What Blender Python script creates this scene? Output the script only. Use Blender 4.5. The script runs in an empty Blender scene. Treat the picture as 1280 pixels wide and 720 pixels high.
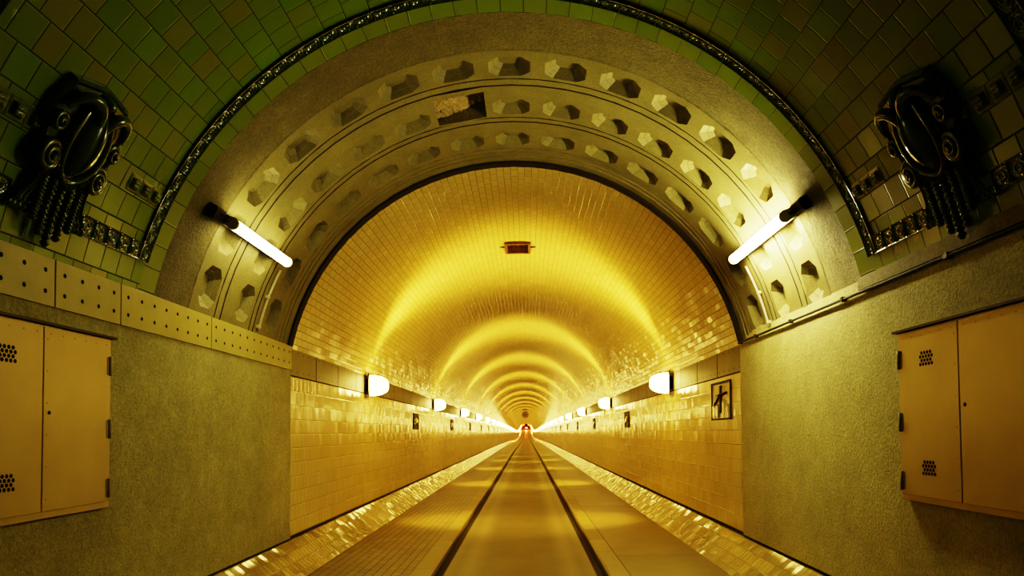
import bpy, bmesh, math, random
from mathutils import Vector, Matrix, Euler
random.seed(7)
sc = bpy.context.scene
C = sc.collection
PI = math.pi
rad = math.radians
sin, cos = math.sin, math.cos

# ------------------------------------------------------------------ layout
R = 3.0            # radius of the vault
ZC = 2.217         # height of the vault's axis
WX = 2.945         # tiled tunnel wall
PX = 2.915         # plaster wall in front of the tunnel
YP = 9.0           # portal plane: plaster ends, tiles begin
YA = 5.70          # front edge of the portal soffit
YN = -2.0          # how far the hall reaches behind the camera
YE = 426.0         # far end
PHI_B = 78.0       # spring of the vault, degrees from the crown
ZB0, ZB1 = 2.46, 2.83   # steel band


def dz(y):
    """the tunnel dips and climbs again far away"""
    pts = [(-50, 0), (50, 0), (120, -.18), (205, -.68), (280, -.2), (350, 1.3), (426, 3.7), (480, 5.5)]
    for i in range(len(pts) - 1):
        (x0, a), (x1, b) = pts[i], pts[i + 1]
        if y <= x1:
            pa = pts[max(i - 1, 0)]; pb = pts[min(i + 2, len(pts) - 1)]
            m0 = (b - pa[1]) / (x1 - pa[0]); m1 = (pb[1] - a) / (pb[0] - x0)
            if x0 < 50: return 0.0
            if x0 == 50: m0 = 0.0
            h = x1 - x0; t = (y - x0) / h
            return ((2*t**3 - 3*t*t + 1) * a + (t**3 - 2*t*t + t) * h * m0
                    + (-2*t**3 + 3*t*t) * b + (t**3 - t*t) * h * m1)
    return pts[-1][1]


def cyl(phi, y, r=R):
    """point on the vault; phi in degrees from the crown, + to the right"""
    p = rad(phi)
    return (r * sin(p), y, ZC + r * cos(p) + dz(y))


# ------------------------------------------------------------------ materials
class NT:
    def __init__(self, name):
        self.m = bpy.data.materials.new(name); self.m.use_nodes = True
        self.t = self.m.node_tree; self.t.nodes.clear()
        self.out = self.n('ShaderNodeOutputMaterial')

    def n(self, kind, **kw):
        nd = self.t.nodes.new(kind)
        for k, v in kw.items(): setattr(nd, k, v)
        return nd

    def link(self, a, b): self.t.links.new(a, b)

    def put(self, sock, v):
        if isinstance(v, bpy.types.NodeSocket): self.link(v, sock)
        else: sock.default_value = v

    def math(self, op, a, b=None, c=None, clamp=False):
        nd = self.n('ShaderNodeMath', operation=op); nd.use_clamp = clamp
        self.put(nd.inputs[0], a)
        if b is not None: self.put(nd.inputs[1], b)
        if c is not None: self.put(nd.inputs[2], c)
        return nd.outputs[0]

    def vmath(self, op, a, b=None, scale=None):
        nd = self.n('ShaderNodeVectorMath', operation=op)
        self.put(nd.inputs[0], a)
        if b is not None: self.put(nd.inputs[1], b)
        if scale is not None: self.put(nd.inputs[3], scale)
        return nd.outputs[0]

    def mix(self, f, a, b, blend='MIX'):
        nd = self.n('ShaderNodeMix', data_type='RGBA', blend_type=blend)
        self.put(nd.inputs[0], f); self.put(nd.inputs[6], a); self.put(nd.inputs[7], b)
        return nd.outputs[2]

    def ramp(self, f, stops):
        nd = self.n('ShaderNodeValToRGB')
        el = nd.color_ramp.elements
        while len(el) > 1: el.remove(el[-1])
        el[0].position = stops[0][0]; el[0].color = stops[0][1]
        for p, c in stops[1:]:
            e = el.new(p); e.color = c
        self.link(f, nd.inputs[0])
        return nd.outputs[0]

    def noise(self, scale, detail=4, rough=.55, vec=None, out=0):
        nd = self.n('ShaderNodeTexNoise'); nd.inputs['Scale'].default_value = scale
        nd.inputs['Detail'].default_value = detail; nd.inputs['Roughness'].default_value = rough
        if vec is None:
            vec = self.n('ShaderNodeNewGeometry').outputs['Position']
        self.link(vec, nd.inputs['Vector'])
        return nd.outputs[out]

    def bump(self, h, strength, dist, normal=None):
        nd = self.n('ShaderNodeBump'); nd.inputs['Strength'].default_value = strength
        nd.inputs['Distance'].default_value = dist
        self.link(h, nd.inputs['Height'])
        if normal is not None: self.link(normal, nd.inputs['Normal'])
        return nd.outputs[0]

    def bsdf(self, color, rough=.5, normal=None, metallic=0., spec=.5, coat=0., coat_rough=.05):
        nd = self.n('ShaderNodeBsdfPrincipled')
        self.put(nd.inputs['Base Color'], color); self.put(nd.inputs['Roughness'], rough)
        nd.inputs['Metallic'].default_value = metallic
        self.put(nd.inputs['Specular IOR Level'], spec)
        nd.inputs['Coat Weight'].default_value = coat; nd.inputs['Coat Roughness'].default_value = coat_rough
        if normal is not None: self.link(normal, nd.inputs['Normal'])
        self.link(nd.outputs[0], self.out.inputs[0])
        return self.m


def c4(c): return (c[0], c[1], c[2], 1.0)


def plain(name, col, rough=.5, metallic=0., spec=.5, var=.12, nscale=9, bump=0.0, coat=0.):
    t = NT(name)
    f = t.noise(nscale, 5)
    col2 = t.mix(f, c4([x * (1 - var * 2) for x in col]), c4([min(1, x * (1 + var * 2)) for x in col]))
    nrm = t.bump(t.noise(nscale * 8, 3), bump, .01) if bump else None
    return t.bsdf(col2, rough, nrm, metallic, spec, coat)


def emit(name, col, strength):
    t = NT(name)
    e = t.n('ShaderNodeEmission'); e.inputs[0].default_value = c4(col); e.inputs[1].default_value = strength
    t.link(e.outputs[0], t.out.inputs[0])
    return t.m


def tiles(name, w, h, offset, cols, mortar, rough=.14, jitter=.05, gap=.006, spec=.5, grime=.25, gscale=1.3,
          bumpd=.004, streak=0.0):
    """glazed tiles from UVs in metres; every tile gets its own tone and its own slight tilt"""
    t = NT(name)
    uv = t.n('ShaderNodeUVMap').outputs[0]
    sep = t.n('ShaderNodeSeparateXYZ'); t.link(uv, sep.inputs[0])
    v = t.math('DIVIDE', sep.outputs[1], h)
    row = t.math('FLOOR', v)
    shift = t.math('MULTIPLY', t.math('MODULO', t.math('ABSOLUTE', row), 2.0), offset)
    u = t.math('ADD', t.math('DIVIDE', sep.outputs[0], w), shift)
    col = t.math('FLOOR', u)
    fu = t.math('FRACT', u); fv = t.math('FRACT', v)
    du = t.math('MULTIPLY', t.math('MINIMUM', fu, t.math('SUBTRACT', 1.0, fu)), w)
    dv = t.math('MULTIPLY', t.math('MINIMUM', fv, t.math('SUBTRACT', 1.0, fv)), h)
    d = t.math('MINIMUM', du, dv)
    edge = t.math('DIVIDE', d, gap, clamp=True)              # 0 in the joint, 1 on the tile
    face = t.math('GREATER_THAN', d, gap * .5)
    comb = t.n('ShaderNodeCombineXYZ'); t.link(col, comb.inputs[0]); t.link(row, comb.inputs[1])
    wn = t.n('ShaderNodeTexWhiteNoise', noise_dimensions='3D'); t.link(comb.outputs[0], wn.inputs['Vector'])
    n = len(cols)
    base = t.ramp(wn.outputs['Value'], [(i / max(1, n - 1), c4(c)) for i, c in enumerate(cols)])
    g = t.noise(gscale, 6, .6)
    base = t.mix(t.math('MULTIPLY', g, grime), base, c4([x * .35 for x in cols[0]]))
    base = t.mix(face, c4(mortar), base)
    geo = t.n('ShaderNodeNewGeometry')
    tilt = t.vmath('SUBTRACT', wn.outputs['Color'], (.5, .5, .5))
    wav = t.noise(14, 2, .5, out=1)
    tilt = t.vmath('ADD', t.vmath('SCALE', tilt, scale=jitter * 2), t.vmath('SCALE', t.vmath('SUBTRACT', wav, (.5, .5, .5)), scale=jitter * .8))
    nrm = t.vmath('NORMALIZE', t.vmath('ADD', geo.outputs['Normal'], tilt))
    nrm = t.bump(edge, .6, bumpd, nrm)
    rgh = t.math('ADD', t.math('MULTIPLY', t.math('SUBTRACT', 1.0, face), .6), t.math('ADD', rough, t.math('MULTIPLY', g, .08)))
    return t.bsdf(base, rgh, nrm, 0, spec)


def plaster(name, col, bump=.5, scale=55, dist=.012, rough=.75, dark=.45):
    t = NT(name)
    big = t.noise(1.1, 5, .6); mid = t.noise(6, 6, .65); fine = t.noise(scale, 6, .75)
    f = t.math('ADD', t.math('MULTIPLY', big, .55), t.math('MULTIPLY', mid, .45))
    f = t.ramp(f, [(.32, (0, 0, 0, 1)), (.68, (1, 1, 1, 1))])
    base = t.mix(f, c4([x * (1 - dark) for x in col]), c4([min(1, x * 1.15) for x in col]))
    base = t.mix(t.ramp(fine, [(.42, (0, 0, 0, 1)), (.62, (.5, .5, .5, 1))]), base, c4([x * .38 for x in col]))
    h = t.math('ADD', t.math('MULTIPLY', fine, .7), t.math('MULTIPLY', mid, .8))
    return t.bsdf(base, rough, t.bump(h, bump, dist), 0, .3)


M = {}
M['arch_tile'] = tiles('cream_arch_tile', .22, .095, .5, [(.66, .54, .18), (.72, .60, .21), (.68, .56, .19), (.76, .64, .23)],
                       (.25, .15, .03), rough=.11, jitter=.022, gap=.008, spec=.36)
M['wall_tile'] = tiles('cream_wall_tile', .16, .19, .5, [(.74, .62, .22), (.80, .67, .26), (.77, .64, .24)],
                       (.34, .22, .05), rough=.12, jitter=.03, gap=.006, spec=.7)
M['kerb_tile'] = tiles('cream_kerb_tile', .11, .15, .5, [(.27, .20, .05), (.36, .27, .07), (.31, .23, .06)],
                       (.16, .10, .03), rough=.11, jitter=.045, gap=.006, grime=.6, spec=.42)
M['green_tile'] = tiles('green_glazed_tile', .19, .195, .5, [(.13, .255, .013), (.16, .28, .015), (.145, .27, .014), (.21, .245, .018), (.145, .305, .015)],
                        (.02, .025, .006), rough=.22, jitter=.03, gap=.007, grime=.5)
M['green_border'] = tiles('green_border_tile', .19, 1.0, 0, [(.15, .24, .018), (.17, .26, .02), (.19, .25, .022)],
                          (.02, .025, .006), rough=.2, jitter=.03, gap=.007, grime=.4)
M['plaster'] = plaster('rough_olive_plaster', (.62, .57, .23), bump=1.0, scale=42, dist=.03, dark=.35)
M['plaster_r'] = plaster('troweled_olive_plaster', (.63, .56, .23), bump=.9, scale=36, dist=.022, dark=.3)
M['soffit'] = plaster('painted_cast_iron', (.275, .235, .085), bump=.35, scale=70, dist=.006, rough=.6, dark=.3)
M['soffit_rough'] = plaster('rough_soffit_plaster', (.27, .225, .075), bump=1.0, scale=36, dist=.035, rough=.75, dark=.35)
M['masonry'] = plaster('broken_masonry', (.75, .55, .22), bump=1.0, scale=22, dist=.05, rough=.6, dark=.7)
M['dark'] = plain('dark_gap', (.02, .014, .006), .8)
M['bronze'] = plain('dark_bronze_glaze', (.07, .055, .018), .16, 0, .6, .3, 12, coat=.5)
M['relief'] = plain('dark_green_glaze', (.045, .085, .020), .22, 0, .6, .35, 14, coat=.4)
M['steel_band'] = plain('painted_steel_band', (.42, .37, .11), .42, 0, .5, .12, 5, .15)
M['tunnel_band'] = plain('yellowed_steel_band', (.20, .17, .05), .5, 0, .5, .12, 4, .15)
M['cab'] = plain('painted_cabinet_steel', (.56, .44, .17), .36, .2, .5, .08, 3, .05)
M['hinge'] = plain('hinge_metal', (.38, .30, .10), .45, 0, .5)
M['hole'] = plain('black_hole', (.006, .005, .003), .9)
M['concrete'] = plaster('ledge_concrete', (.36, .30, .14), bump=.6, scale=40, dist=.01)
M['white_metal'] = plain('white_enamel', (.72, .68, .45), .35, 0, .5, .05)
M['pipe'] = plain('painted_conduit', (.55, .50, .30), .4, .2)
M['dark_metal'] = plain('dark_metal', (.045, .035, .015), .45, .5)
M['rust'] = plain('rusty_brown_frame', (.16, .075, .02), .55, .2, .5, .4, 20, .3)
M['tube'] = emit('fluorescent_tube', (1.0, .90, .48), 22)
M['tube_r'] = emit('fluorescent_tube_bright', (1.0, .90, .48), 140)
M['lamp'] = emit('warm_lamp_glass', (1.0, .68, .17), 30)
M['red'] = emit('red_signal', (1.0, .06, .02), 5)
M['pink'] = emit('pink_window_glow', (1.0, .45, .40), 8)
M['amber'] = emit('amber_signal', (1.0, .22, .03), 5)


def floor_mat():
    t = NT('worn_asphalt_lane')
    geo = t.n('ShaderNodeNewGeometry'); sep = t.n('ShaderNodeSeparateXYZ'); t.link(geo.outputs['Position'], sep.inputs[0])
    n1 = t.noise(1.2, 6, .6); n2 = t.noise(90, 4, .7)
    # darker oil track in the middle, polished wheel tracks beside it
    d = t.math('ABSOLUTE', t.math('SUBTRACT', sep.outputs[0], .03))
    track = t.ramp(t.math('DIVIDE', d, 1.1), [(0, (.55, .55, .55, 1)), (.42, (.45, .45, .45, 1)), (.62, (1, 1, 1, 1)), (.75, (.6, .6, .6, 1)), (.86, (.85, .85, .85, 1)), (1, (.35, .35, .35, 1))])
    b = t.mix(n1, (.14, .105, .028, 1), (.24, .18, .048, 1))
    b = t.mix(t.math('MULTIPLY', n2, .5), b, (.05, .038, .012, 1))
    b = t.mix(1.0, b, track, 'MULTIPLY')
    return t.bsdf(b, t.math('ADD', .34, t.math('MULTIPLY', n1, .2)), t.bump(n2, .35, .006), 0, .45)


def paving(name, w, h, col):
    return tiles(name, w, h, .5, [[x * .8 for x in col], col, [x * 1.15 for x in col]], [x * .35 for x in col],
                 rough=.45, jitter=.02, gap=.008, spec=.4, grime=.6, bumpd=.004)


M['lane'] = floor_mat()
M['setts'] = paving('small_paving_bricks', .22, .11, (.26, .19, .05))
M['slabs'] = paving('large_paving_slabs', 3.2, 1.4, (.27, .20, .05))
M['kerbstone'] = paving('kerbstones', 1.1, 1.0, (.30, .225, .06))


# ------------------------------------------------------------------ mesh helpers
class MB:
    def __init__(self): self.v = []; self.f = []; self.uv = []; self.mi = []; self.sm = []

    def vert(self, p): self.v.append(tuple(p)); return len(self.v) - 1

    def face(self, idx, uv=None, mi=0, smooth=False):
        self.f.append(tuple(idx)); self.uv.append(uv); self.mi.append(mi); self.sm.append(smooth)

    def quad(self, pts, uv=None, mi=0):
        i = [self.vert(p) for p in pts]; self.face(i, uv, mi)

    def box(self, lo, hi, mi=0):
        x0, y0, z0 = lo; x1, y1, z1 = hi
        i = [self.vert(p) for p in [(x0, y0, z0), (x1, y0, z0), (x1, y1, z0), (x0, y1, z0), (x0, y0, z1), (x1, y0, z1), (x1, y1, z1), (x0, y1, z1)]]
        for q in [(0, 3, 2, 1), (4, 5, 6, 7), (0, 1, 5, 4), (1, 2, 6, 5), (2, 3, 7, 6), (3, 0, 4, 7)]:
            self.face([i[k] for k in q], None, mi)

    def grid(self, nu, nv, fn, uvfn=None, mi=0, smooth=True, closeu=False):
        ids = [[self.vert(fn(a / nu, b / nv)) for b in range(nv + 1)] for a in range(nu + (0 if closeu else 1))]
        for a in range(nu):
            a2 = (a + 1) % len(ids)
            for b in range(nv):
                uv = None
                if uvfn: uv = [uvfn(a / nu, b / nv), uvfn((a + 1) / nu, b / nv), uvfn((a + 1) / nu, (b + 1) / nv), uvfn(a / nu, (b + 1) / nv)]
                self.face([ids[a][b], ids[a2][b], ids[a2][b + 1], ids[a][b + 1]], uv, mi, smooth)

    def tube(self, path, r, n=8, mi=0, caps=True):
        """path: points; r: radius or list"""
        P = [Vector(p) for p in path]
        rr = r if isinstance(r, (list, tuple)) else [r] * len(P)
        rings = []
        up = None
        for k, p in enumerate(P):
            t = (P[min(k + 1, len(P) - 1)] - P[max(k - 1, 0)]).normalized()
            if up is None:
                up = Vector((0, 0, 1)) if abs(t.z) < .9 else Vector((0, 1, 0))
            s = t.cross(up).normalized(); up = s.cross(t).normalized()
            rings.append([self.vert(p + (s * cos(2 * PI * q / n) + up * sin(2 * PI * q / n)) * rr[k]) for q in range(n)])
        for k in range(len(P) - 1):
            for q in range(n):
                self.face([rings[k][q], rings[k][(q + 1) % n], rings[k + 1][(q + 1) % n], rings[k + 1][q]], None, mi, True)
        if caps:
            self.face(list(reversed(rings[0])), None, mi); self.face(rings[-1], None, mi)

    def disc(self, c, ax_u, ax_v, n=10, mi=0):
        c = Vector(c); u = Vector(ax_u); w = Vector(ax_v)
        self.face([self.vert(c + u * cos(2 * PI * k / n) + w * sin(2 * PI * k / n)) for k in range(n)], None, mi)

    def mesh(self, name, mats):
        me = bpy.data.meshes.new(name)
        me.from_pydata(self.v, [], self.f)
        if any(u is not None for u in self.uv):
            lay = me.uv_layers.new(name='UVMap'); k = 0
            for f, u in zip(self.f, self.uv):
                for j in range(len(f)):
                    lay.data[k].uv = u[j] if u else (0, 0); k += 1
        for m in (mats if isinstance(mats, (list, tuple)) else [mats]): me.materials.append(m)
        for p, mi, s in zip(me.polygons, self.mi, self.sm): p.material_index = mi; p.use_smooth = s
        me.update()
        return me

    def obj(self, name, mats, parent=None, fix=False, bevel=0.0):
        me = self.mesh(name, mats)
        if fix:
            b = bmesh.new(); b.from_mesh(me); bmesh.ops.recalc_face_normals(b, faces=b.faces); b.to_mesh(me); b.free()
        o = bpy.data.objects.new(name, me); C.objects.link(o)
        if parent:
            o.parent = parent
        if bevel:
            m = o.modifiers.new('bevel', 'BEVEL'); m.width = bevel; m.segments = 2; m.limit_method = 'ANGLE'
        return o


def struct(o): o['kind'] = 'structure'; return o


def thing(name, label, cat, loc=(0, 0, 0), group=None):
    o = bpy.data.objects.new(name, None); C.objects.link(o); o.location = loc; o.empty_display_size = .1
    return tag(o, label, cat, group)


def tag(o, label, cat, group=None):
    o['label'] = label; o['category'] = cat
    if group: o['group'] = group
    return o


def rel(mb, o):
    """move a mesh built in world coordinates into its parent's frame"""
    x, y, z = o.location
    mb.v = [(a - x, b - y, c - z) for a, b, c in mb.v]
    return mb


def child(mb, name, mats, parent, root=None, fix=False, bevel=0.0):
    """mesh in world coordinates -> part of parent (root = the thing's empty)"""
    rel(mb, root or parent)
    return mb.obj(name, mats, parent, fix, bevel)


# ------------------------------------------------------------------ the tunnel
ys = [YP, 20, 35, 50, 60, 70] + list(range(80, 427, 8)) + [YE]
ys = sorted(set(ys))


def sweep(name, profile, mat, ylist, smooth=False):
    """profile: list of (x, z, v); swept along y with the tunnel's dip"""
    mb = MB()
    ids = [[mb.vert((x, y, z + dz(y))) for (x, z, v) in profile] for y in ylist]
    for a in range(len(ylist) - 1):
        for b in range(len(profile) - 1):
            v0, v1 = profile[b][2], profile[b + 1][2]
            mb.face([ids[a][b], ids[a + 1][b], ids[a + 1][b + 1], ids[a][b + 1]],
                    [(ylist[a], v0), (ylist[a + 1], v0), (ylist[a + 1], v1), (ylist[a], v1)], 0, smooth)
    return struct(mb.obj(name, mat))


def arc_profile(r, p0, p1, n):
    return [(r * sin(rad(p0 + (p1 - p0) * k / n)), ZC + r * cos(rad(p0 + (p1 - p0) * k / n)), 20 + r * rad(p0 + (p1 - p0) * k / n)) for k in range(n + 1)]


# tiled vault of the tunnel, with the rectangular opening in its crown left free
VX, VY0, VY1 = .23, 12.75, 13.38
av = math.degrees(math.asin(VX / R))
sweep('ceiling_tunnel', arc_profile(R, -PHI_B - .4, -av, 40), M['arch_tile'], ys, True)
sweep('ceiling_tunnel_right', arc_profile(R, av, PHI_B + .4, 40), M['arch_tile'], ys, True)
sweep('ceiling_crown_front', arc_profile(R, -av, av, 4), M['arch_tile'], [YP, VY0], True)
sweep('ceiling_crown_back', arc_profile(R, -av, av, 4), M['arch_tile'], [VY1] + ys[1:], True)
for s, nm in ((-1, 'left'), (1, 'right')):
    sweep('wall_tunnel_' + nm, [(s * WX, .29, .10), (s * WX, ZB0, 2.28)], M['wall_tile'], ys)
# steel band between walls and vault, plates jointed every 1.2 m
for s, nm in ((-1, 'left'), (1, 'right')):
    bm_ = MB()
    y = YP
    k = 0
    x = s * WX
    bx = s * (WX - .004)
    while y < YE - 2:
        L = 1.2 if y < 70 else (8 if y < 200 else 12)
        y1 = min(y + L, YE)
        g = .035 if y < 70 else 0
        bm_.quad([(bx, y, ZB0 + .015 + dz(y)), (bx, y1 - g, ZB0 + .015 + dz(y1)), (bx, y1 - g, ZB1 + .02 + dz(y1)), (bx, y, ZB1 + .02 + dz(y))], None, 0)
        if g:
            bm_.quad([(bx, y1 - g, ZB0), (bx, y1, ZB0), (bx, y1, ZB1 + .02), (bx, y1 - g, ZB1 + .02)], None, 1)
        if y < 40:
            for q in range(5):
                for zz in (ZB0 + .07, ZB1 - .05):
                    bm_.disc((s * (WX - .007), y + .12 + .235 * q, zz), (0, .013, 0), (0, 0, .013), 8, 1)
        bm_.quad([(bx, y, ZB0 - .004 + dz(y)), (bx, y1, ZB0 - .004 + dz(y1)), (bx, y1, ZB0 + .015 + dz(y1)), (bx, y, ZB0 + .015 + dz(y))], None, 1)
        y = y1
    struct(bm_.obj('trim_band_' + nm, [M['tunnel_band'], M['dark']]))

# tiled sloping kerbs along both walls, the gap's shadow above them painted as a dark strip
ysk = [YN, 2, 5, 7] + ys
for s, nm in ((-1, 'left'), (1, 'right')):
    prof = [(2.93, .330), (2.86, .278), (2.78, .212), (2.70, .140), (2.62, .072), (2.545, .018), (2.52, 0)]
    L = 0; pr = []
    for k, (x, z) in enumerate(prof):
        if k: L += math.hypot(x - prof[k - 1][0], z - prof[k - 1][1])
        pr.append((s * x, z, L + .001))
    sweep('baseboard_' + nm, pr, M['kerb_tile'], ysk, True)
    sweep('trim_gap_shade_' + nm, [(s * 2.93, .33, 0), (s * 2.94, .345, .02), (s * 2.9405, .375, .05)], M['dark'], ysk)
    # kerbstones beside the lane, then the walkway
sweep('floor_walkway_left', [(-2.6, 0, 0), (-1.29, 0, 1.31)], M['setts'], ysk)
sweep('floor_walkway_right', [(1.35, 0, .0), (2.6, 0, 1.25)], M['slabs'], ysk)
sweep('trim_kerbstone_left', [(-1.29, 0, .02), (-1.288, -.006, .03), (-1.280, -.006, .03), (-1.278, .003, .04), (-1.05, .003, .3), (-1.03, -.015, .32), (-1.03, -.11, .42)], M['kerbstone'], ysk)
sweep('trim_kerbstone_right', [(1.35, 0, .02), (1.348, -.006, .03), (1.340, -.006, .03), (1.338, .003, .04), (1.12, .003, .3), (1.10, -.015, .32), (1.10, -.11, .42)], M['kerbstone'], ysk)
sweep('floor', [(-1.03, -.10, 0), (1.10, -.10, 2.13)], M['lane'], ysk)
sweep('trim_gutter_shade_left', [(-1.03, -.085, 0), (-.93, -.0985, .1)], M['dark'], ysk)  # gutter strips, the shade of the kerb faces put into their dark colour
sweep('trim_gutter_shade_right', [(1.10, -.085, 0), (1.00, -.0985, .1)], M['dark'], ysk)

# far end wall with a gate
mb = MB()
z0 = dz(YE)
mb.quad([(-3.2, YE, z0 - .3), (3.2, YE, z0 - .3), (3.2, YE, z0 + 5.6), (-3.2, YE, z0 + 5.6)])
struct(mb.obj('wall_end', M['plaster']))
mb = MB()
mb.box((-1.6, YE - .25, z0 - .1), (1.6, YE - .05, z0 + 3.1))
struct(mb.obj('door_1', M['dark_metal']))

# ------------------------------------------------------------------ portal soffit: three coffered cast rings
STEP = 10.4
KM = 7


def soffit():
    mb = MB()

    def P(phi, y, d=0.0):           # d: depth into the vault, + away from the room
        return cyl(phi, y, R + d)
    da = math.degrees(.20 / R)      # half the opening, in degrees
    cut = .42

    def octo(phc, yc, k, d, hy=.172):
        a = da * k[0]; b = hy * k[1]
        pts = [(-a, -b * (1 - .82 * cut * 1.35)), (-a * (1 - cut), -b), (a * (1 - cut), -b), (a, -b * (1 - .82 * cut * 1.35)),
               (a, b * (1 - .82 * cut * 1.35)), (a * (1 - cut), b), (-a * (1 - cut), b), (-a, b * (1 - .82 * cut * 1.35))]
        return [mb.vert(P(phc + p, yc + q, d)) for p, q in pts]

    rows = [(6.30, 6.80, 6.58), (6.95, 7.65, 7.41), (7.78, 8.50, 8.235)]
    for ri, (ya, yb, yc) in enumerate(rows):
        for k in range(-KM, KM + 1):
            ph = k * STEP
            hs = STEP / 2
            if ri == 1 and k == -1:           # broken opening, built below
                for (p0, p1, q0, q1) in [(ph - hs, ph + hs, ya, 7.05), (ph - hs, ph + hs, 7.62, yb), (ph - hs, ph - hs * .98, 7.05, 7.62), (ph + hs * .98, ph + hs, 7.05, 7.62)]:
                    mb.quad([P(p0, q0), P(p1, q0), P(p1, q1), P(p0, q1)])
                continue
            o = octo(ph, yc, (1, 1), 0)
            # rectangle of the cell: 8 points matched to the octagon
            a = da
            rc = [mb.vert(P(ph + p, q)) for p, q in [(-hs, ya), (-a * (1 - cut), ya), (a * (1 - cut), ya), (hs, ya), (hs, yb), (a * (1 - cut), yb), (-a * (1 - cut), yb), (-hs, yb)]]
            for j in range(8):
                mb.face([rc[j], rc[(j + 1) % 8], o[(j + 1) % 8], o[j]])
            prev = o
            for (sc_, d) in [((.985, .985), .005), ((.78, .82), .045), ((.74, .79), .047), ((.52, .62), .088)]:
                nx = octo(ph, yc, sc_, d)
                for j in range(8): mb.face([prev[j], prev[(j + 1) % 8], nx[(j + 1) % 8], nx[j]])
                prev = nx
            mb.face(prev)
    phs = [-KM * STEP - STEP / 2 + STEP / 2 * i for i in range(0, 2 * (2 * KM + 1) + 1)]

    def ring(prof, mi=0):            # prof: list of (y, depth)
        for a in range(len(phs) - 1):
            for b in range(len(prof) - 1):
                (y0, d0), (y1, d1) = prof[b], prof[b + 1]
                mb.quad([P(phs[a], y0, d0), P(phs[a + 1], y0, d0), P(phs[a + 1], y1, d1), P(phs[a], y1, d1)], None, mi)
    for y0, y1 in ((6.80, 6.95), (7.65, 7.78)):
        ring([(y0, 0), (y0 + .004, .003), (y0 + .014, .003), (y0 + .018, 0)], 2)
        ring([(y0 + .018, 0), (y1 - .028, 0)])
        ring([(y1 - .028, 0), (y1 - .022, .004), (y1 - .006, .004), (y1, 0)], 2)
    ring([(8.50, 0), (8.505, -.004), (8.60, -.004)]); ring([(8.60, -.004), (8.604, .004), (8.616, .004)], 2)
    ring([(8.616, .004), (8.62, -.008), (8.70, -.008)]); ring([(8.70, -.008), (8.704, .004), (8.716, .004)], 2)
    ring([(8.716, .004), (8.72, -.016), (8.86, -.016)])
    ring([(8.86, -.016), (8.862, -.045), (8.90, -.045), (9.0, -.045), (9.0, .02)], 2)
    # rough plaster margin at the front
    ring([(YA + .03, .012), (6.28, .006), (6.30, 0)], 1)
    ring([(YA, .03), (YA + .03, .03), (YA + .03, .012)], 2)
    # the broken opening: side faces, shade painted on the right one as dark colour
    ph = -STEP; hs = STEP / 2 * .98
    for (a, b) in [((-hs, 7.05), (hs, 7.05)), ((hs, 7.05), (hs, 7.62)), ((hs, 7.62), (-hs, 7.62)), ((-hs, 7.62), (-hs, 7.05))]:
        mb.quad([P(ph + a[0], a[1]), P(ph + b[0], b[1]), P(ph + b[0], b[1], .22), P(ph + a[0], a[1], .22)], None, 2 if a[0] == hs and b[0] == hs else 3)
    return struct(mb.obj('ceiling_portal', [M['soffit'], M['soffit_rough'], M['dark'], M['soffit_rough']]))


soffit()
# rough masonry in the broken opening
mb = MB()
ph = -STEP; hs = STEP / 2 * .98
rnd = random.Random(3)
hm = [[rnd.uniform(0, 1) for _ in range(25)] for _ in range(25)]


def masonry(u, v):
    q = hm[int(u * 24)][int(v * 24)]
    step = .05 * math.floor(v * 3.0)
    course = .03 if abs((v * 3) % 1 - .5) > .42 else 0
    return cyl(ph - hs + 2 * hs * u, 7.05 + .57 * v, R + .06 + .13 * u * u - .02 * step + course + .025 * q)


mb.grid(24, 24, masonry, smooth=False)
struct(mb.obj('trim_masonry', M['masonry']))

# ------------------------------------------------------------------ green vault of the hall
RG = R - .015
EX = 13.0                      # spring of the green vault above the axis, degrees
yg = [YN, 0, 2, 4, 5.46]
def gprof(r): return arc_profile(r, -(90 - EX) - 1.5, (90 - EX) + 1.5, 60)
sweep('ceiling_hall', gprof(RG), M['green_tile'], yg, True)
# border strip between the ornamented arch and the soffit
def arc_strip(name, y0, y1, r0, r1, mat, p=90 - EX + 1.5, n=60):
    mb = MB()
    ids = [[mb.vert(cyl(-p + 2 * p * k / n, y, r)) for (y, r) in ((y0, r0), (y1, r1))] for k in range(n + 1)]
    for k in range(n):
        s0 = 20 + r0 * rad(-p + 2 * p * k / n); s1 = 20 + r0 * rad(-p + 2 * p * (k + 1) / n)
        mb.face([ids[k][0], ids[k + 1][0], ids[k + 1][1], ids[k][1]], [(s0, .1), (s1, .1), (s1, .9), (s0, .9)], 0, True)
    return struct(mb.obj(name, mat))
arc_strip('trim_green_border', 5.45, YA - .015, RG, RG, M['green_border'])
arc_strip('trim_arch_edge', YA - .015, YA + .005, RG, R + .03, M['dark'])

# ornamented bands: relief tiles with concentric ovals
def oval_relief(u, v):
    h = .0
    eu = abs(u - .5) * 2; ev = abs(v - .5) * 2
    if ev > .84: h = .016
    if eu > .93: h = max(h, .016)
    r = math.hypot((u - .5) / .40, (v - .5) / .36)
    if r < 1.05: h = max(h, .012 * (.5 + .5 * cos(2 * PI * r * 1.9)))
    return h


def stud_relief(u, v):
    m = max(abs(u - .5), abs(v - .5)) * 2
    h = 0
    if m < .58: h = .03 * min(1, (.58 - m) / .14)
    if m < .42: h = .022 + .014 * (.5 + .5 * cos(u * 34)) * (.5 + .5 * cos(v * 34))
    if m > .95: h = -.004
    return h


def relief_strip(mb, n, place, fn, res=18, mi=0):
    """place(s, w): s along the strip in tiles, w across 0..1 -> (phi, y)"""
    for k in range(n):
        def f(u, v):
            ph, y = place(k + u, v)
            return cyl(ph, y, RG - .006 - fn(min(max(u, 0.0), 1.0), v))
        mb.grid(res, res, f, None, mi)


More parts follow.
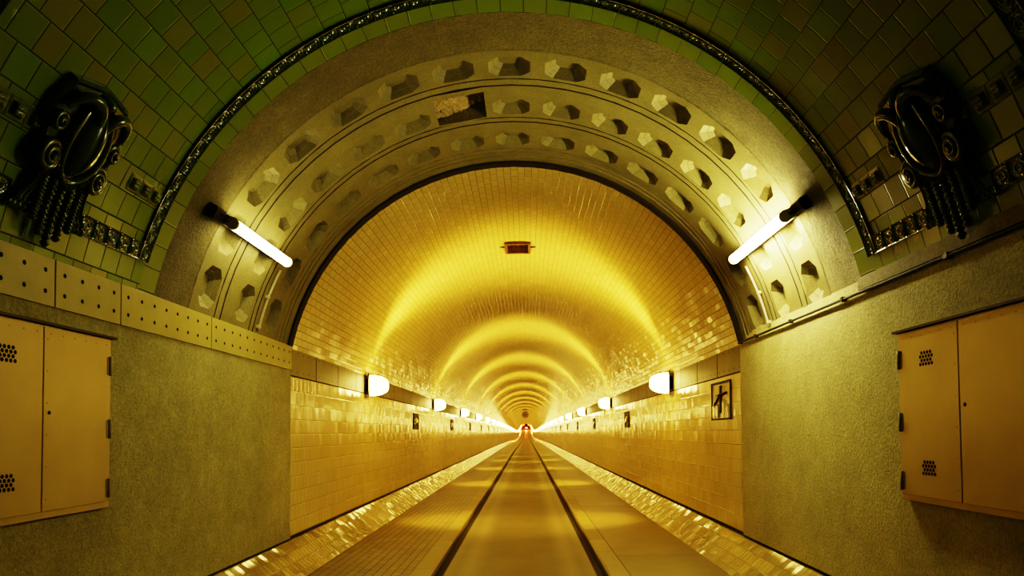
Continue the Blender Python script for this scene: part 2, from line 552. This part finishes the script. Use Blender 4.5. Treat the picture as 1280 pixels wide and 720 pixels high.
def arc_band(y0, y1, phmax, n):
    mb = MB()
    relief_strip(mb, n, lambda s, w: (-phmax + 2 * phmax * s / n, y0 + (y1 - y0) * w), oval_relief, 24)
    return mb


TH_B = 16.4     # lower edge of the axial band, degrees above the axis
DB = math.degrees(.135 / R)
struct(arc_band(5.325, 5.455, 90 - TH_B, 50).obj('trim_ornament_arch', M['relief']))
struct(arc_band(3.30, 3.43, 90 - TH_B, 50).obj('trim_ornament_arch_near', M['relief']))
for s, nm in ((-1, 'left'), (1, 'right')):
    for y0, y1, n, tagn in ((4.60, 5.325, 5, 'far'), (3.43, 3.95, 4, 'near')):
        mb = MB()
        relief_strip(mb, n, lambda t, w: (s * (90 - TH_B - DB * w), y0 + (y1 - y0) * t / n), oval_relief, 18)
        struct(mb.obj('trim_ornament_%s_%s' % (nm, tagn), M['relief']))
    # studded square tiles at mid height
    for y0, n, tagn in ((4.90, 3, 'far'), (3.46, 4, 'near')):
        mb = MB()
        th0 = 24.6; dt = math.degrees(.135 / R)
        relief_strip(mb, n, lambda t, w: (s * (90 - th0 - dt * w), y0 + .14 * t), stud_relief, 22)
        struct(mb.obj('trim_stud_tiles_%s_%s' % (nm, tagn), M['green_stud'] if 'green_stud' in M else M.setdefault('green_stud', plain('olive_glaze', (.10, .15, .02), .2, 0, .5, .3, 12, coat=.3))))

# plain lower border of the green vault on both sides is part of ceiling_hall

# ------------------------------------------------------------------ plaster walls of the hall
for s, nm, mt, top in ((-1, 'left', M['plaster'], 2.80), (1, 'right', M['plaster_r'], 2.93)):
    mb = MB()
    n = 60
    def wallf(u, v):
        y = YN + (YP - YN) * u
        z = .36 + (top - .36) * v
        return (s * PX, y, z)
    mb.grid(n, 8, wallf, smooth=False)
    # end face towards the tunnel and the top
    mb.quad([(s * PX, YP, .36), (s * (PX + .06), YP, .36), (s * (PX + .06), YP, top), (s * PX, YP, top)])
    mb.quad([(s * PX, YN, top), (s * PX, YP, top), (s * (PX + .08), YP, top + .01), (s * (PX + .08), YN, top + .01)])
    struct(mb.obj('wall_' + nm, mt))
# concrete ledge under the green vault, right side
mb = MB()
mb.box((PX - .03, YN, 2.842), (PX + .12, YA + .02, 2.945))
struct(mb.obj('trim_ledge_right', M['concrete']))

# ------------------------------------------------------------------ riveted plates on the left wall
plates = [(2.97, 4.466, 'nearest, above the vented cabinet door'), (4.466, 5.196, 'short, above the hinged cabinet door'),
          (5.196, 6.70, 'under the arch edge'), (6.70, 9.0, 'longest, ending at the tiles')]
for (y0, y1, d) in plates:
    t = thing('riveted_plate', 'steel wall plate with rivet holes, ' + d, 'plate', (-PX, (y0 + y1) / 2, 2.53), 'riveted steel plates along the left wall')
    mb = MB(); mb.box((-PX + .001, y0 + .006, 2.53), (-PX + .014, y1 - .006, 2.84))
    child(mb, 'plate', M['steel_band'], t, fix=True, bevel=.003)
    n = max(2, round((y1 - y0) / .187))
    for k in range(n):
        yy = y0 + (k + .5) * (y1 - y0) / n
        for zz in (2.62, 2.755):
            mb = MB(); mb.tube([(-PX + .010, yy, zz), (-PX + .0155, yy, zz)], .015, 10)
            child(mb, 'rivet_hole', M['hole'], t)

# ------------------------------------------------------------------ cabinets
ZK0, ZK1 = 1.187, 2.395


def cabinet(s, yfar, width, label, vent_door, lock_door, zoff):
    z0, z1 = ZK0 + zoff, ZK1 + zoff
    yn = yfar - 2 * width
    t = thing('wall_cabinet', label, 'cabinet', (s * PX, (yfar + yn) / 2, z0))
    X = lambda d: s * (PX - d)

    def bx(mb, d0, d1, ya, yb, za, zb):
        xa, xb = sorted((X(d0), X(d1))); mb.box((xa, ya, za), (xb, yb, zb))
    mb = MB()
    bx(mb, .0, .045, yn - .03, yfar, z0, z1)
    child(mb, 'frame', M['cab'], t, fix=True, bevel=.004)
    mb = MB()
    bx(mb, .0, .075, yn - .05, yfar + .035, z1 + .002, z1 + .018)
    child(mb, 'top_ledge', M['dark_metal'], t, fix=True)
    for k in range(2):
        yb = yfar - .02 - k * width; ya = yb - width + .01 + (.0 if k == 0 else .0)
        d = MB()
        bx(d, .045, .058, ya, yb, z0 + .045, z1 - .012)
        door = child(d, 'door', M['cab'], t, fix=True, bevel=.003)
        # small screws round the edge
        for q in range(6):
            for (yy, zz) in ((ya + .03, z0 + .12 + q * .2), (ya + .06 + q * .115, z1 - .05)):
                sc_ = MB(); sc_.tube([(X(.058), yy, zz), (X(.0595), yy, zz)], .006, 8)
                child(sc_, 'screw', M['hinge'], door, t)
        if k == 0 or True:
            for hz in (.13, .58, 1.0):
                hb = MB()
                yy = (yb - .012) if k == 0 else (ya + .012)
                hb.tube([(X(.062), yy, z1 - hz - .135), (X(.062), yy, z1 - hz)], .013, 10)
                bx(hb, .056, .061, yy - .03, yy + .012, z1 - hz - .13, z1 - hz - .005)
                if k == 0:
                    child(hb, 'hinge', M['hinge'], door, t)
        if k == vent_door:
            for zc in (z1 - .215, z0 + .245):
                yc = (ya + yb) / 2 + (.04 if s < 0 else 0)
                for r in range(4):
                    for q in range(5 if r % 2 == 0 else 4):
                        yy = yc + (q - (2 if r % 2 == 0 else 1.5)) * .034; zz = zc + (r - 1.5) * .026
                        vb = MB(); vb.tube([(X(.050), yy, zz), (X(.0592), yy, zz)], [.0125, .0125], 10)
                        child(vb, 'vent_hole', M['hole'], door, t)
        if k == lock_door:
            lb = MB()
            yy = (ya + .05) if k == 0 else (yb - .05)
            lb.tube([(X(.05), yy, z0 + .66), (X(.062), yy, z0 + .66)], .012, 10)
            child(lb, 'lock', M['hole'], door, t)
    return t


cabinet(-1, 5.02, .70, 'two door painted steel cabinet mounted on the left plaster wall under the riveted plates', 1, 0, 0)
cabinet(1, 5.09, .705, 'two door painted steel cabinet mounted on the right plaster wall under the dark pipe', 0, 1, 0)

# ------------------------------------------------------------------ ceramic cartouches
TH0 = 14.0


def cartouche(s, label):
    yc = 4.27
    def W(a, b, h):
        """a along the axis (towards the tunnel), b up the vault, h out of it"""
        return cyl(s * (90 - TH0 - math.degrees(b * .96 / R)), yc + a * .76, RG - h)
    t = thing('ceramic_cartouche', label, 'ornament', W(0, .6, 0), 'dark glazed cartouches on the green vault')
    RL = M['relief']
    # back plaque
    outline = [(-.36, 1.02), (-.02, 1.09), (.30, 1.05), (.42, .88), (.42, .66), (.34, .50), (.28, .38), (.10, .33), (0, .30), (-.10, .33), (-.28, .38), (-.36, .52), (-.42, .66), (-.44, .84)]
    mb = MB()
    n = len(outline)
    r0 = [mb.vert(W(a, b, 0)) for a, b in outline]
    r1 = [mb.vert(W(a * .985, .68 + (b - .68) * .985, .05)) for a, b in outline]
    r2 = [mb.vert(W(a * .93, .68 + (b - .68) * .93, .065)) for a, b in outline]
    r3 = [mb.vert(W(a * .88, .68 + (b - .68) * .88, .05)) for a, b in outline]
    cc = mb.vert(W(0, .68, .09))
    for A, B in ((r0, r1), (r1, r2), (r2, r3)):
        for k in range(n): mb.face([A[k], A[(k + 1) % n], B[(k + 1) % n], B[k]])
    for k in range(n): mb.face([r3[k], r3[(k + 1) % n], cc])
    child(mb, 'plaque', RL, t, fix=True)
    # pointed oval boss with a midrib and leaf grooves
    mb = MB()
    def boss(u, v):
        b = -1 + 2 * u
        w = .175 * (1 - abs(b) ** 2.3) ** .75 * (1.0 - .18 * b if b < 0 else 1.0)
        a = -1 + 2 * v
        h = .09 + .13 * max(0, (1 - b * b)) ** .5 * max(0, 1 - a * a) ** .5 + .02 * math.exp(-(a / .09) ** 2) * (1 - b * b)
        return W(a * w, .70 + .27 * b, h - .05)
    mb.grid(26, 22, boss)
    child(mb, 'boss', RL, t)
    # bead rim round the boss
    mb = MB()
    path = []
    for k in range(41):
        an = 2 * PI * k / 40
        b = sin(an); a = cos(an)
        path.append(W(a * .20 * (1 - .12 * b), .70 + .30 * b, .085 + .02 * cos(an * 2)))
    mb.tube(path, .024, 8, caps=False)
    child(mb, 'rim', RL, t)
    # volutes left and right
    for q in (-1, 1):
        mb = MB()
        path = []; rr = []
        for k in range(46):
            an = k / 45 * 2 * PI * 2.2
            r = .105 * (1 - .82 * k / 45)
            path.append(W(q * (.29 - r * cos(an)), .50 + r * sin(an), .075 + .035 * k / 45)); rr.append(.026 * (1 - .4 * k / 45))
        mb.tube(path, rr, 8)
        mb.tube([W(q * .29, .50, .06), W(q * .29, .50, .13)], [.035, .015], 10)
        child(mb, 'volute', RL, t)
    # scrolls over the boss
    for q in (-1, 1):
        mb = MB()
        path = []; rr = []
        for k in range(30):
            u = k / 29
            an = PI * (.05 + 1.25 * u)
            path.append(W(q * (.20 + .15 * cos(an)), .80 + .15 * sin(an) + .03 * u, .08 + .05 * sin(PI * u))); rr.append(.020 + .018 * sin(PI * u))
        mb.tube(path, rr, 10)
        path = []; rr = []
        for k in range(24):
            an = k / 23 * 2 * PI * 1.6; r = .07 * (1 - .8 * k / 23)
            path.append(W(q * (.34 - r * cos(an)), .72 + r * sin(an), .08 + .02 * k / 23)); rr.append(.018)
        mb.tube(path, rr, 7)
        child(mb, 'scroll', RL, t)
    # crest piece
    mb = MB()
    mb.grid(14, 14, lambda u, v: W(.085 * cos(2 * PI * v) * sin(PI * u * .5), .985 + .06 * sin(2 * PI * v) * sin(PI * u * .5), .05 + .09 * cos(PI * u * .5)))
    child(mb, 'crest', RL, t)
    # v-shaped collar of beads
    mb = MB()
    for k in range(17):
        u = -1 + 2 * k / 16
        c = (u * .25, .36 + .16 * abs(u) ** 1.4)
        mb.grid(8, 6, lambda x, y_: W(c[0] + .026 * cos(2 * PI * x) * sin(PI * .5 * y_), c[1] + .026 * sin(2 * PI * x) * sin(PI * .5 * y_), .05 + .06 * cos(PI * .5 * y_)))
    child(mb, 'bead_collar', RL, t)
    # flaring leaf skirts that lead into the bands
    for q in (-1, 1):
        mb = MB()
        def skirt(u, v):
            b = .44 - .33 * u
            x0 = .17 + .04 * u; x1 = .29 + .02 * u + .16 * u ** 2.4
            a = x0 + (x1 - x0) * v
            h = .012 + .05 * (1 - u) ** .7 + .016 * (.5 + .5 * cos(v * 2 * PI * 4)) + (.018 * (.5 + .5 * cos((u - .8) * 50)) if u > .72 else 0)
            return W(q * a, b, h)
        mb.grid(26, 28, skirt)
        # closed sides
        child(mb, 'leaf_skirt', RL, t)
    # five beaded tassels
    for k in range(5):
        a = -.21 + .105 * k
        top = .42 - .02 * abs(k - 2); bot = .06 - .06 * (2 - abs(k - 2)) + (.02 if k in (0, 4) else 0)
        mb = MB(); path = []; rr = []
        for j in range(49):
            u = j / 48
            path.append(W(a, top + (bot - top) * u, .065)); rr.append(.023 + .006 * sin(u * PI * 2 * 12) - (.012 if j == 48 else 0))
        mb.tube(path, rr, 8)
        child(mb, 'tassel', RL, t)
    return t


cartouche(-1, 'dark glazed ceramic cartouche with tassels on the left green tiled vault')
cartouche(1, 'dark glazed ceramic cartouche with tassels on the right green tiled vault')

# ------------------------------------------------------------------ fluorescent lamps on the soffit
def fluorescent(s, y0, y1, phi, label, tube_mat):
    n = Vector((-sin(rad(phi)), 0, -cos(rad(phi))))        # out of the soffit, into the room
    tdir = Vector((cos(rad(phi)), 0, -sin(rad(phi))))
    base = Vector(cyl(phi, (y0 + y1) / 2, R))
    t = thing('fluorescent_lamp', label, 'lamp', base, 'fluorescent lamps under the portal arch')
    def Q(y, d, w=0.0): p = Vector(cyl(phi, y, R)) + n * d + tdir * w; return p
    def prism(mb, ya, yb, pts):
        A = [mb.vert(Q(ya, d, w)) for d, w in pts]; B = [mb.vert(Q(yb, d, w)) for d, w in pts]
        m = len(pts)
        for k in range(m): mb.face([A[k], A[(k + 1) % m], B[(k + 1) % m], B[k]])
        mb.face(A); mb.face(B[::-1])
    mb = MB(); prism(mb, y0 - .03, y1 + .03, [(.045, -.04), (.045, .04), (.085, .05), (.098, .04), (.098, -.04), (.085, -.05)])
    child(mb, 'housing', M['white_metal'], t, fix=True)
    mb = MB(); prism(mb, y0, y1, [(.150 + .05 * sin(2 * PI * k / 16), .05 * cos(2 * PI * k / 16)) for k in range(16)])
    child(mb, 'tube_cover', tube_mat, t, fix=True)
    for ya, yb in ((y0 - .03, y0 + .0), (y1 - .0, y1 + .03)):
        mb = MB(); prism(mb, ya, yb, [(.150 + .056 * sin(PI * k / 10), .056 * cos(PI * k / 10)) for k in range(11)] + [(.06, -.04), (.06, .04)])
        child(mb, 'end_cap', M['white_metal'], t, fix=True)
    for yy in (y0 + .15, y1 - .2):
        mb = MB(); prism(mb, yy - .02, yy + .02, [(0, -.03), (0, .03), (.08, .03), (.08, -.03)])
        child(mb, 'bracket', M['dark_metal'], t, fix=True)
    # dark junction box and cable at the near end
    mb = MB(); prism(mb, y0 - .24, y0 - .06, [(0, -.06), (0, .06), (.07, .06), (.09, .03), (.09, -.05), (.07, -.06)])
    jb = child(mb, 'junction_box', M['dark_metal'], t, fix=True)
    mb = MB(); mb.tube([Q(y0 - .06, .05, .02), Q(y0 - .05, .1, .0), Q(y0 - .03, .11, 0)], .014, 8)
    child(mb, 'cable', M['dark_metal'], t)
    return t


fluorescent(-1, 6.22, 7.62, -61.0, 'white glowing fluorescent lamp on the left side of the portal arch', M['tube'])
fluorescent(1, 6.22, 7.75, 60.5, 'white glowing fluorescent lamp with lit housing on the right side of the portal arch', M['tube_r'])

# conduits that run down the soffit from the lamps
for s, nm in ((-1, 'left'), (1, 'right')):
    mb = MB()
    path = [cyl(s * (63 + 14.3 * k / 16), 7.86, R - .03) for k in range(17)]
    mb.tube(path, .014, 8)
    t = thing('conduit', 'thin pale conduit running down the %s side of the coffered arch' % nm, 'pipe', path[-1], None)
    child(mb, 'pipe', M['pipe'], t)
    for ph in (69.5, 76.3):
        p = Vector(cyl(s * ph, 7.86, R - .02)); mb = MB(); mb.box(p - Vector((.02, .028, .018)), p + Vector((.02, .028, .018)))
        child(mb, 'clip', M['pipe'], t, fix=True, bevel=.004)
# long dark pipe on the right wall
t = thing('wall_pipe', 'long thin dark pipe along the top of the right plaster wall', 'pipe', (PX - .03, 3, 2.825))
mb = MB(); mb.tube([(PX - .025, YN, 2.825), (PX - .025, YP - .02, 2.825)], .013, 8); child(mb, 'pipe', M['dark'], t)
for y in (1.5, 3.0, 4.5, 6.0, 7.2, 8.3, 8.9):
    mb = MB(); mb.box((PX - .045, y - .02, 2.805), (PX + .0, y + .02, 2.845)); child(mb, 'clip', M['dark_metal'], t, fix=True)

# ------------------------------------------------------------------ opening in the tunnel's crown
t = thing('ceiling_vent', 'rectangular vent with dark brown rim in the tiled crown of the tunnel', 'vent', cyl(0, (VY0 + VY1) / 2, R))
mb = MB()
zc = ZC + R
for (x0, x1, y0, y1) in ((-VX - .015, -VX + .035, VY0, VY1), (VX - .035, VX + .015, VY0, VY1), (-VX, VX, VY0 - .03, VY0 + .02), (-VX, VX, VY1 - .02, VY1 + .06)):
    mb.box((x0, y0, zc - .055), (x1, y1, zc + .12))
child(mb, 'frame', M['rust'], t, fix=True)
mb = MB()
mb.grid(18, 12, lambda u, v: (-VX + 2 * VX * u, VY0 + (VY1 - VY0) * v, zc + .06 + .03 * hm[int(u * 18)][int(v * 12)] + .03 * v), smooth=False)
child(mb, 'masonry_back', M['masonry'], t)
for q in (-1, 1):
    mb = MB(); mb.tube([(q * (VX + .0), 13.02, zc - .035), (q * (VX + .09), 13.02, zc - .03), (q * (VX + .10), 13.1, zc - .015)], .016, 8)
    child(mb, 'pipe_stub', M['rust'], t)

# ------------------------------------------------------------------ bulkhead lamps along the tunnel
def lamp_meshes(lod):
    nu, nv = ((24, 12) if lod == 0 else (8, 4))
    g = MB()
    def glass(u, v):                  # dome pointing along +x from the plate
        an = 2 * PI * u
        e = .55
        r = sin(PI / 2 * v) ** .55 if v > 0 else 0
        cx = math.copysign(abs(cos(an)) ** e, cos(an)); sz = math.copysign(abs(sin(an)) ** e, sin(an))
        dpt = .08 + .34 * max(0, 1 - r ** 3.2) ** .55
        return (dpt, .15 * r * cx, .20 * r * sz)
    g.grid(nu, nv, glass)
    p = MB()
    p.box((.064, -.17, -.225), (.082, .17, .225)); p.box((0, -.07, -.12), (.064, .07, .12))
    w = MB()
    for k in (-1, 1):
        w.tube([(.08, k * .165, .205 * q) if False else (.08 + .33 * sin(PI * q / 8) ** .6, .0, k * 0 + .215 * cos(PI * q / 8)) for q in range(9)], .007, 6) if k == 1 else None
    w.tube([(.22, .165 * cos(2 * PI * q / 16), .215 * sin(2 * PI * q / 16)) for q in range(17)], .007, 6)
    return g.mesh('glass', M['lamp']), p.mesh('back_plate', M['dark_metal']), w.mesh('guard', M['dark_metal'])


ORD = ['first', 'second', 'third', 'fourth', 'fifth', 'sixth', 'seventh', 'eighth', 'ninth', 'tenth']
LODS = [lamp_meshes(0), lamp_meshes(1)]
LAMP_Z = 2.62
SPOT_UP, SPOT_DN = 900, 640
LAMP_Y0, LAMP_DY = 13.4, 9.5
NL = int((YE - 6 - LAMP_Y0) / LAMP_DY)
for s, nm in ((-1, 'left'), (1, 'right')):
    for i in range(NL):
        y = LAMP_Y0 + LAMP_DY * i
        gm, pm, wm = LODS[0 if i < 6 else 1]
        if i < 10:
            lab = 'glowing yellow bulkhead lamp on the %s tunnel wall, %s one from the portal' % (nm, ORD[i])
        else:
            lab = 'tiny distant glowing lamp deep in the tunnel on the %s wall' % nm
        t = thing('bulkhead_lamp', lab, 'lamp', (s * (WX - .005), y, LAMP_Z + dz(y)), 'bulkhead lamps along the %s tunnel wall' % nm if i < 10 else 'distant lamps deep in the tunnel on the %s wall' % nm)
        t.rotation_euler.z = 0 if s < 0 else PI
        for me, pn in ((gm, 'glass'), (pm, 'back_plate')) + (((wm, 'guard'),) if i < 6 else ()):
            o = bpy.data.objects.new(pn, me); C.objects.link(o); o.parent = t

# spots added above and below the fixtures to throw light across, up and down
def added_spot(name, loc, direction, size, power):
    l = bpy.data.lights.new(name, 'SPOT'); l.energy = power; l.color = (1.0, .675, .18)
    l.spot_size = rad(size); l.spot_blend = 1.0; l.shadow_soft_size = .12
    o = bpy.data.objects.new(name, l); C.objects.link(o); o.location = loc
    o.rotation_euler = Vector(direction).to_track_quat('-Z', 'Y').to_euler()
    return o


for s in (-1, 1):
    for i in range(NL):
        y = LAMP_Y0 + LAMP_DY * i
        z = LAMP_Z + dz(y)
        added_spot('added_spot_up', (s * (WX - .40), y, z + .26), (-s * .72, .2, .66), 112, SPOT_UP)
        if i < 24: added_spot('added_spot_side', (s * (WX - .30), y + .1, z + .24), (-s * .12, .12, 1), 64, 80)
        if i < 20: added_spot('added_spot_down', (s * (WX - .25), y, z - .26), (-s * .62, .1, -.8), 70, SPOT_DN)

# ------------------------------------------------------------------ relief panels on the tunnel walls
def relief_meshes():
    L, H = .98, .55
    fr = MB()
    fr.box((0, -L / 2, 0), (.025, L / 2, .022)); fr.box((0, -L / 2, H - .03), (.025, L / 2, H))
    fr.box((0, -L / 2, .022), (.02, -L / 2 + .03, H - .03)); fr.box((0, L / 2 - .03, .022), (.02, L / 2, H - .03))
    fld = MB()
    fld.box((0, -L / 2 + .03, .022), (.008, L / 2 - .03, H - .03))
    pic = MB()
    pic.box((.008, -.03, .1), (.026, .03, .49))                                       # mast
    for a, b in (((-.03, .36), (-.36, .20)), ((.02, .36), (.30, .38))):               # arms
        pic.tube([(.018, a[0], a[1]), (.018, b[0], b[1])], .016, 6)
    pic.tube([(.018, 0, .36), (.018, -.2, .36)], .012, 6)
    return fr, fld, pic


def houses():
    out = []
    for y0, y1, z1 in ((-.40, -.28, .20), (-.24, -.12, .16), (.10, .22, .22), (.26, .40, .15)):
        h = MB()
        a = [(.008, y0, .03), (.008, y1, .03), (.008, y1, z1), (.008, (y0 + y1) / 2, z1 + .07), (.008, y0, z1)]
        b = [(.028, y, z) for _, y, z in a]
        ia = [h.vert(p) for p in a]; ib = [h.vert(p) for p in b]
        for k in range(5): h.face([ia[k], ia[(k + 1) % 5], ib[(k + 1) % 5], ib[k]])
        h.face(ib)
        out.append(h.mesh('house', M['relief_tan']))
    return out


M['relief_tan'] = plain('tan_glaze', (.45, .33, .10), .2, 0, .5, .15, 9, coat=.4)
M['relief_brown'] = plain('brown_glaze', (.025, .012, .004), .6, 0, .2, .3, 12)
fr, fld, pic = relief_meshes()
me_fr = fr.mesh('frame', M['relief_brown']); me_fl = fld.mesh('field', M['relief_tan']); me_pic = pic.mesh('mast', M['relief_brown'])
me_ho = houses()
me_fd = fld.mesh('field_dark', plain('umber_glaze', (.05, .028, .009), .5, 0, .25, .4, 16))
fish = MB()
fish.grid(14, 8, lambda u, v: (.008 + .03 * sin(PI * v), -.25 + .5 * u, .27 + .12 * sin(PI * u) ** .7 * cos(PI * v)))
fish.box((.008, -.38, .2), (.02, -.26, .34))
me_fish = fish.mesh('figure', M['relief_tan'])
for s, nm in ((1, 'right'), (-1, 'left')):
    n = 0
    for i in range(0, 16):
        if s < 0 and i == 0: continue
        y = 10.0 + 9.4 * i
        big = (i == 0)
        if i == 0:
            lab = 'tan ceramic relief panel with mast and houses on the right tiled wall near the portal'
        elif i < 10:
            lab = 'small dark ceramic relief panel on the %s tunnel wall between %s and %s lamps' % (nm, ORD[i - 1], ORD[i])
        else:
            lab = 'tiny distant dark relief panel deep in the tunnel on the %s wall' % nm
        t = thing('relief_panel', lab, 'relief panel', (s * WX, y, (1.85 if i == 0 else 1.80) + dz(y)), ('relief panels on the %s tunnel wall' if i < 10 else 'distant relief panels on the %s tunnel wall') % nm)
        t.rotation_euler.z = PI if s > 0 else 0
        if i: t.scale = (1, .9, .8)
        parts = [(me_fr, 'frame'), (me_fl if big else me_fd, 'field')]
        if big: parts += [(me_pic, 'mast')] + [(h, 'house') for h in me_ho]
        elif i < 4: parts += [(me_fish, 'figure')]
        for me, pn in parts:
            o = bpy.data.objects.new(pn, me); C.objects.link(o); o.parent = t

# ------------------------------------------------------------------ far things
yf = 100.0
zf = 4.30 + dz(yf)
t = thing('hanging_fan', 'dark round fan hanging under the crown far down the tunnel', 'fan', (0.0, yf, zf))
mb = MB()
mb.tube([(.42 * cos(2 * PI * k / 24), yf, zf + .42 * sin(2 * PI * k / 24)) for k in range(25)], .07, 8, caps=False); child(mb, 'housing', M['dark_metal'], t)
for k in range(6):
    mb = MB(); an = k * PI / 3
    e = Vector((cos(an), 0, sin(an))); f = Vector((-sin(an), 0, cos(an)))
    c = Vector((0, yf, zf))
    mb.quad([c + e * .06 - f * .05, c + e * .38 - f * .14 + Vector((0, .05, 0)), c + e * .38 + f * .14 - Vector((0, .05, 0)), c + e * .06 + f * .05]); child(mb, 'blade', M['dark'], t)
mb = MB(); mb.tube([(0, yf - .12, zf), (0, yf + .12, zf)], .1, 12); child(mb, 'hub', M['dark'], t)
mb = MB(); mb.box((-.4, yf - .06, zf + .62), (.4, yf + .06, zf + .75)); mb.box((-.05, yf - .04, zf + .75), (.05, yf + .04, ZC + R + dz(yf) + .01)); child(mb, 'hanger', M['dark_metal'], t)

ze = dz(415)
rl = bpy.data.lights.new('red_glow', 'POINT'); rl.energy = 9000; rl.color = (1.0, .13, .02); rl.shadow_soft_size = .4  # added light without a fixture, tints the far arches red
ro = bpy.data.objects.new('red_glow', rl); C.objects.link(ro); ro.location = (0, 400, dz(400) + 2.6)
for s, nm in ((-1, 'left'), (1, 'right')):
    t = thing('signal_lamp', 'tall red glowing signal on the %s of the far tunnel end' % nm, 'signal', (s * 1.7, 415, ze))
    mb = MB(); mb.box((s * 1.7 - .3, 415, ze), (s * 1.7 + .3, 415.3, ze + 3.6)); child(mb, 'post', M['dark_metal'], t)
    mb = MB(); mb.box((s * 1.7 - .6, 414.8, ze + 2.2), (s * 1.7 + .6, 415.0, ze + 4.0)); child(mb, 'lens', M['amber'], t)
t = thing('parked_car', 'tiny red lit car standing at the far tunnel end', 'car', (.1, 408, dz(408) - .1))
mb = MB()
zz = dz(408) - .1
prof = [(-.85, .25), (.85, .25), (.88, .8), (.72, 1.0), (.6, 1.45), (-.6, 1.45), (-.72, 1.0), (-.88, .8)]
A = [mb.vert((.1 + x, 408, zz + z)) for x, z in prof]; B = [mb.vert((.1 + x, 412, zz + z)) for x, z in prof]
for k in range(8): mb.face([A[k], A[(k + 1) % 8], B[(k + 1) % 8], B[k]])
mb.face(A); mb.face(B[::-1])
child(mb, 'body', plain('red_paint', (.4, .03, .02), .3), t, fix=True)
mb = MB(); mb.box((-.55, 407.9, zz + 1.05), (.75, 407.99, zz + 1.38)); child(mb, 'rear_window', M['pink'], t)  # window given a glow in place of the pink light spot
for s in (-1, 1):
    mb = MB(); mb.box((.1 + s * .7 - .2, 407.88, zz + .6), (.1 + s * .7 + .2, 407.99, zz + .9)); child(mb, 'tail_light', M['red'], t)
    for yy in (408.7, 411.3):
        mb = MB(); mb.tube([(.1 + s * .65, yy, zz + .3), (.1 + s * .85, yy, zz + .3)], .3, 16); child(mb, 'wheel', M['dark'], t)

# ------------------------------------------------------------------ hall behind the camera (unlit shaft)
mb = MB()
mb.quad([(-6, YN - .02, -.2), (6, YN - .02, -.2), (6, YN - .02, 8), (-6, YN - .02, 8)])
# left open: the shaft's dim daylight comes in from behind

# ------------------------------------------------------------------ world: the faint light of the shaft
w = bpy.data.worlds.new('world'); sc.world = w; w.use_nodes = True
bg = w.node_tree.nodes.get('Background') or w.node_tree.nodes.new('ShaderNodeBackground')
bg.inputs[0].default_value = (.85, .8, .2, 1); bg.inputs[1].default_value = .022

# ------------------------------------------------------------------ camera
F = 870.0
cam = bpy.data.cameras.new('camera'); co = bpy.data.objects.new('camera', cam); C.objects.link(co)
cam.sensor_width = 36; cam.lens = F * 36 / 1280; cam.clip_end = 1000; cam.clip_start = .05
Rm = Matrix.Rotation(rad(92.0), 3, 'X') @ Matrix.Rotation(rad(-.5), 3, 'Z')
co.location = (.134, 0, 1.70)
co.rotation_euler = Rm.to_euler()
d = Rm.transposed() @ Vector((0, 1, 0))
px = 640 + F * d.x / -d.z; py = 360 - F * d.y / -d.z
cam.shift_x = (px - 658) / 1280
cam.shift_y = (540 - py) / 1280
sc.camera = co

sc.view_settings.view_transform = 'Filmic'
sc.view_settings.look = 'Very High Contrast'
sc.view_settings.exposure = -0.02
sc.cycles.max_bounces = 8
sc.cycles.diffuse_bounces = 5
sc.cycles.glossy_bounces = 3
sc.cycles.sample_clamp_indirect = 6
sc.cycles.use_light_tree = True
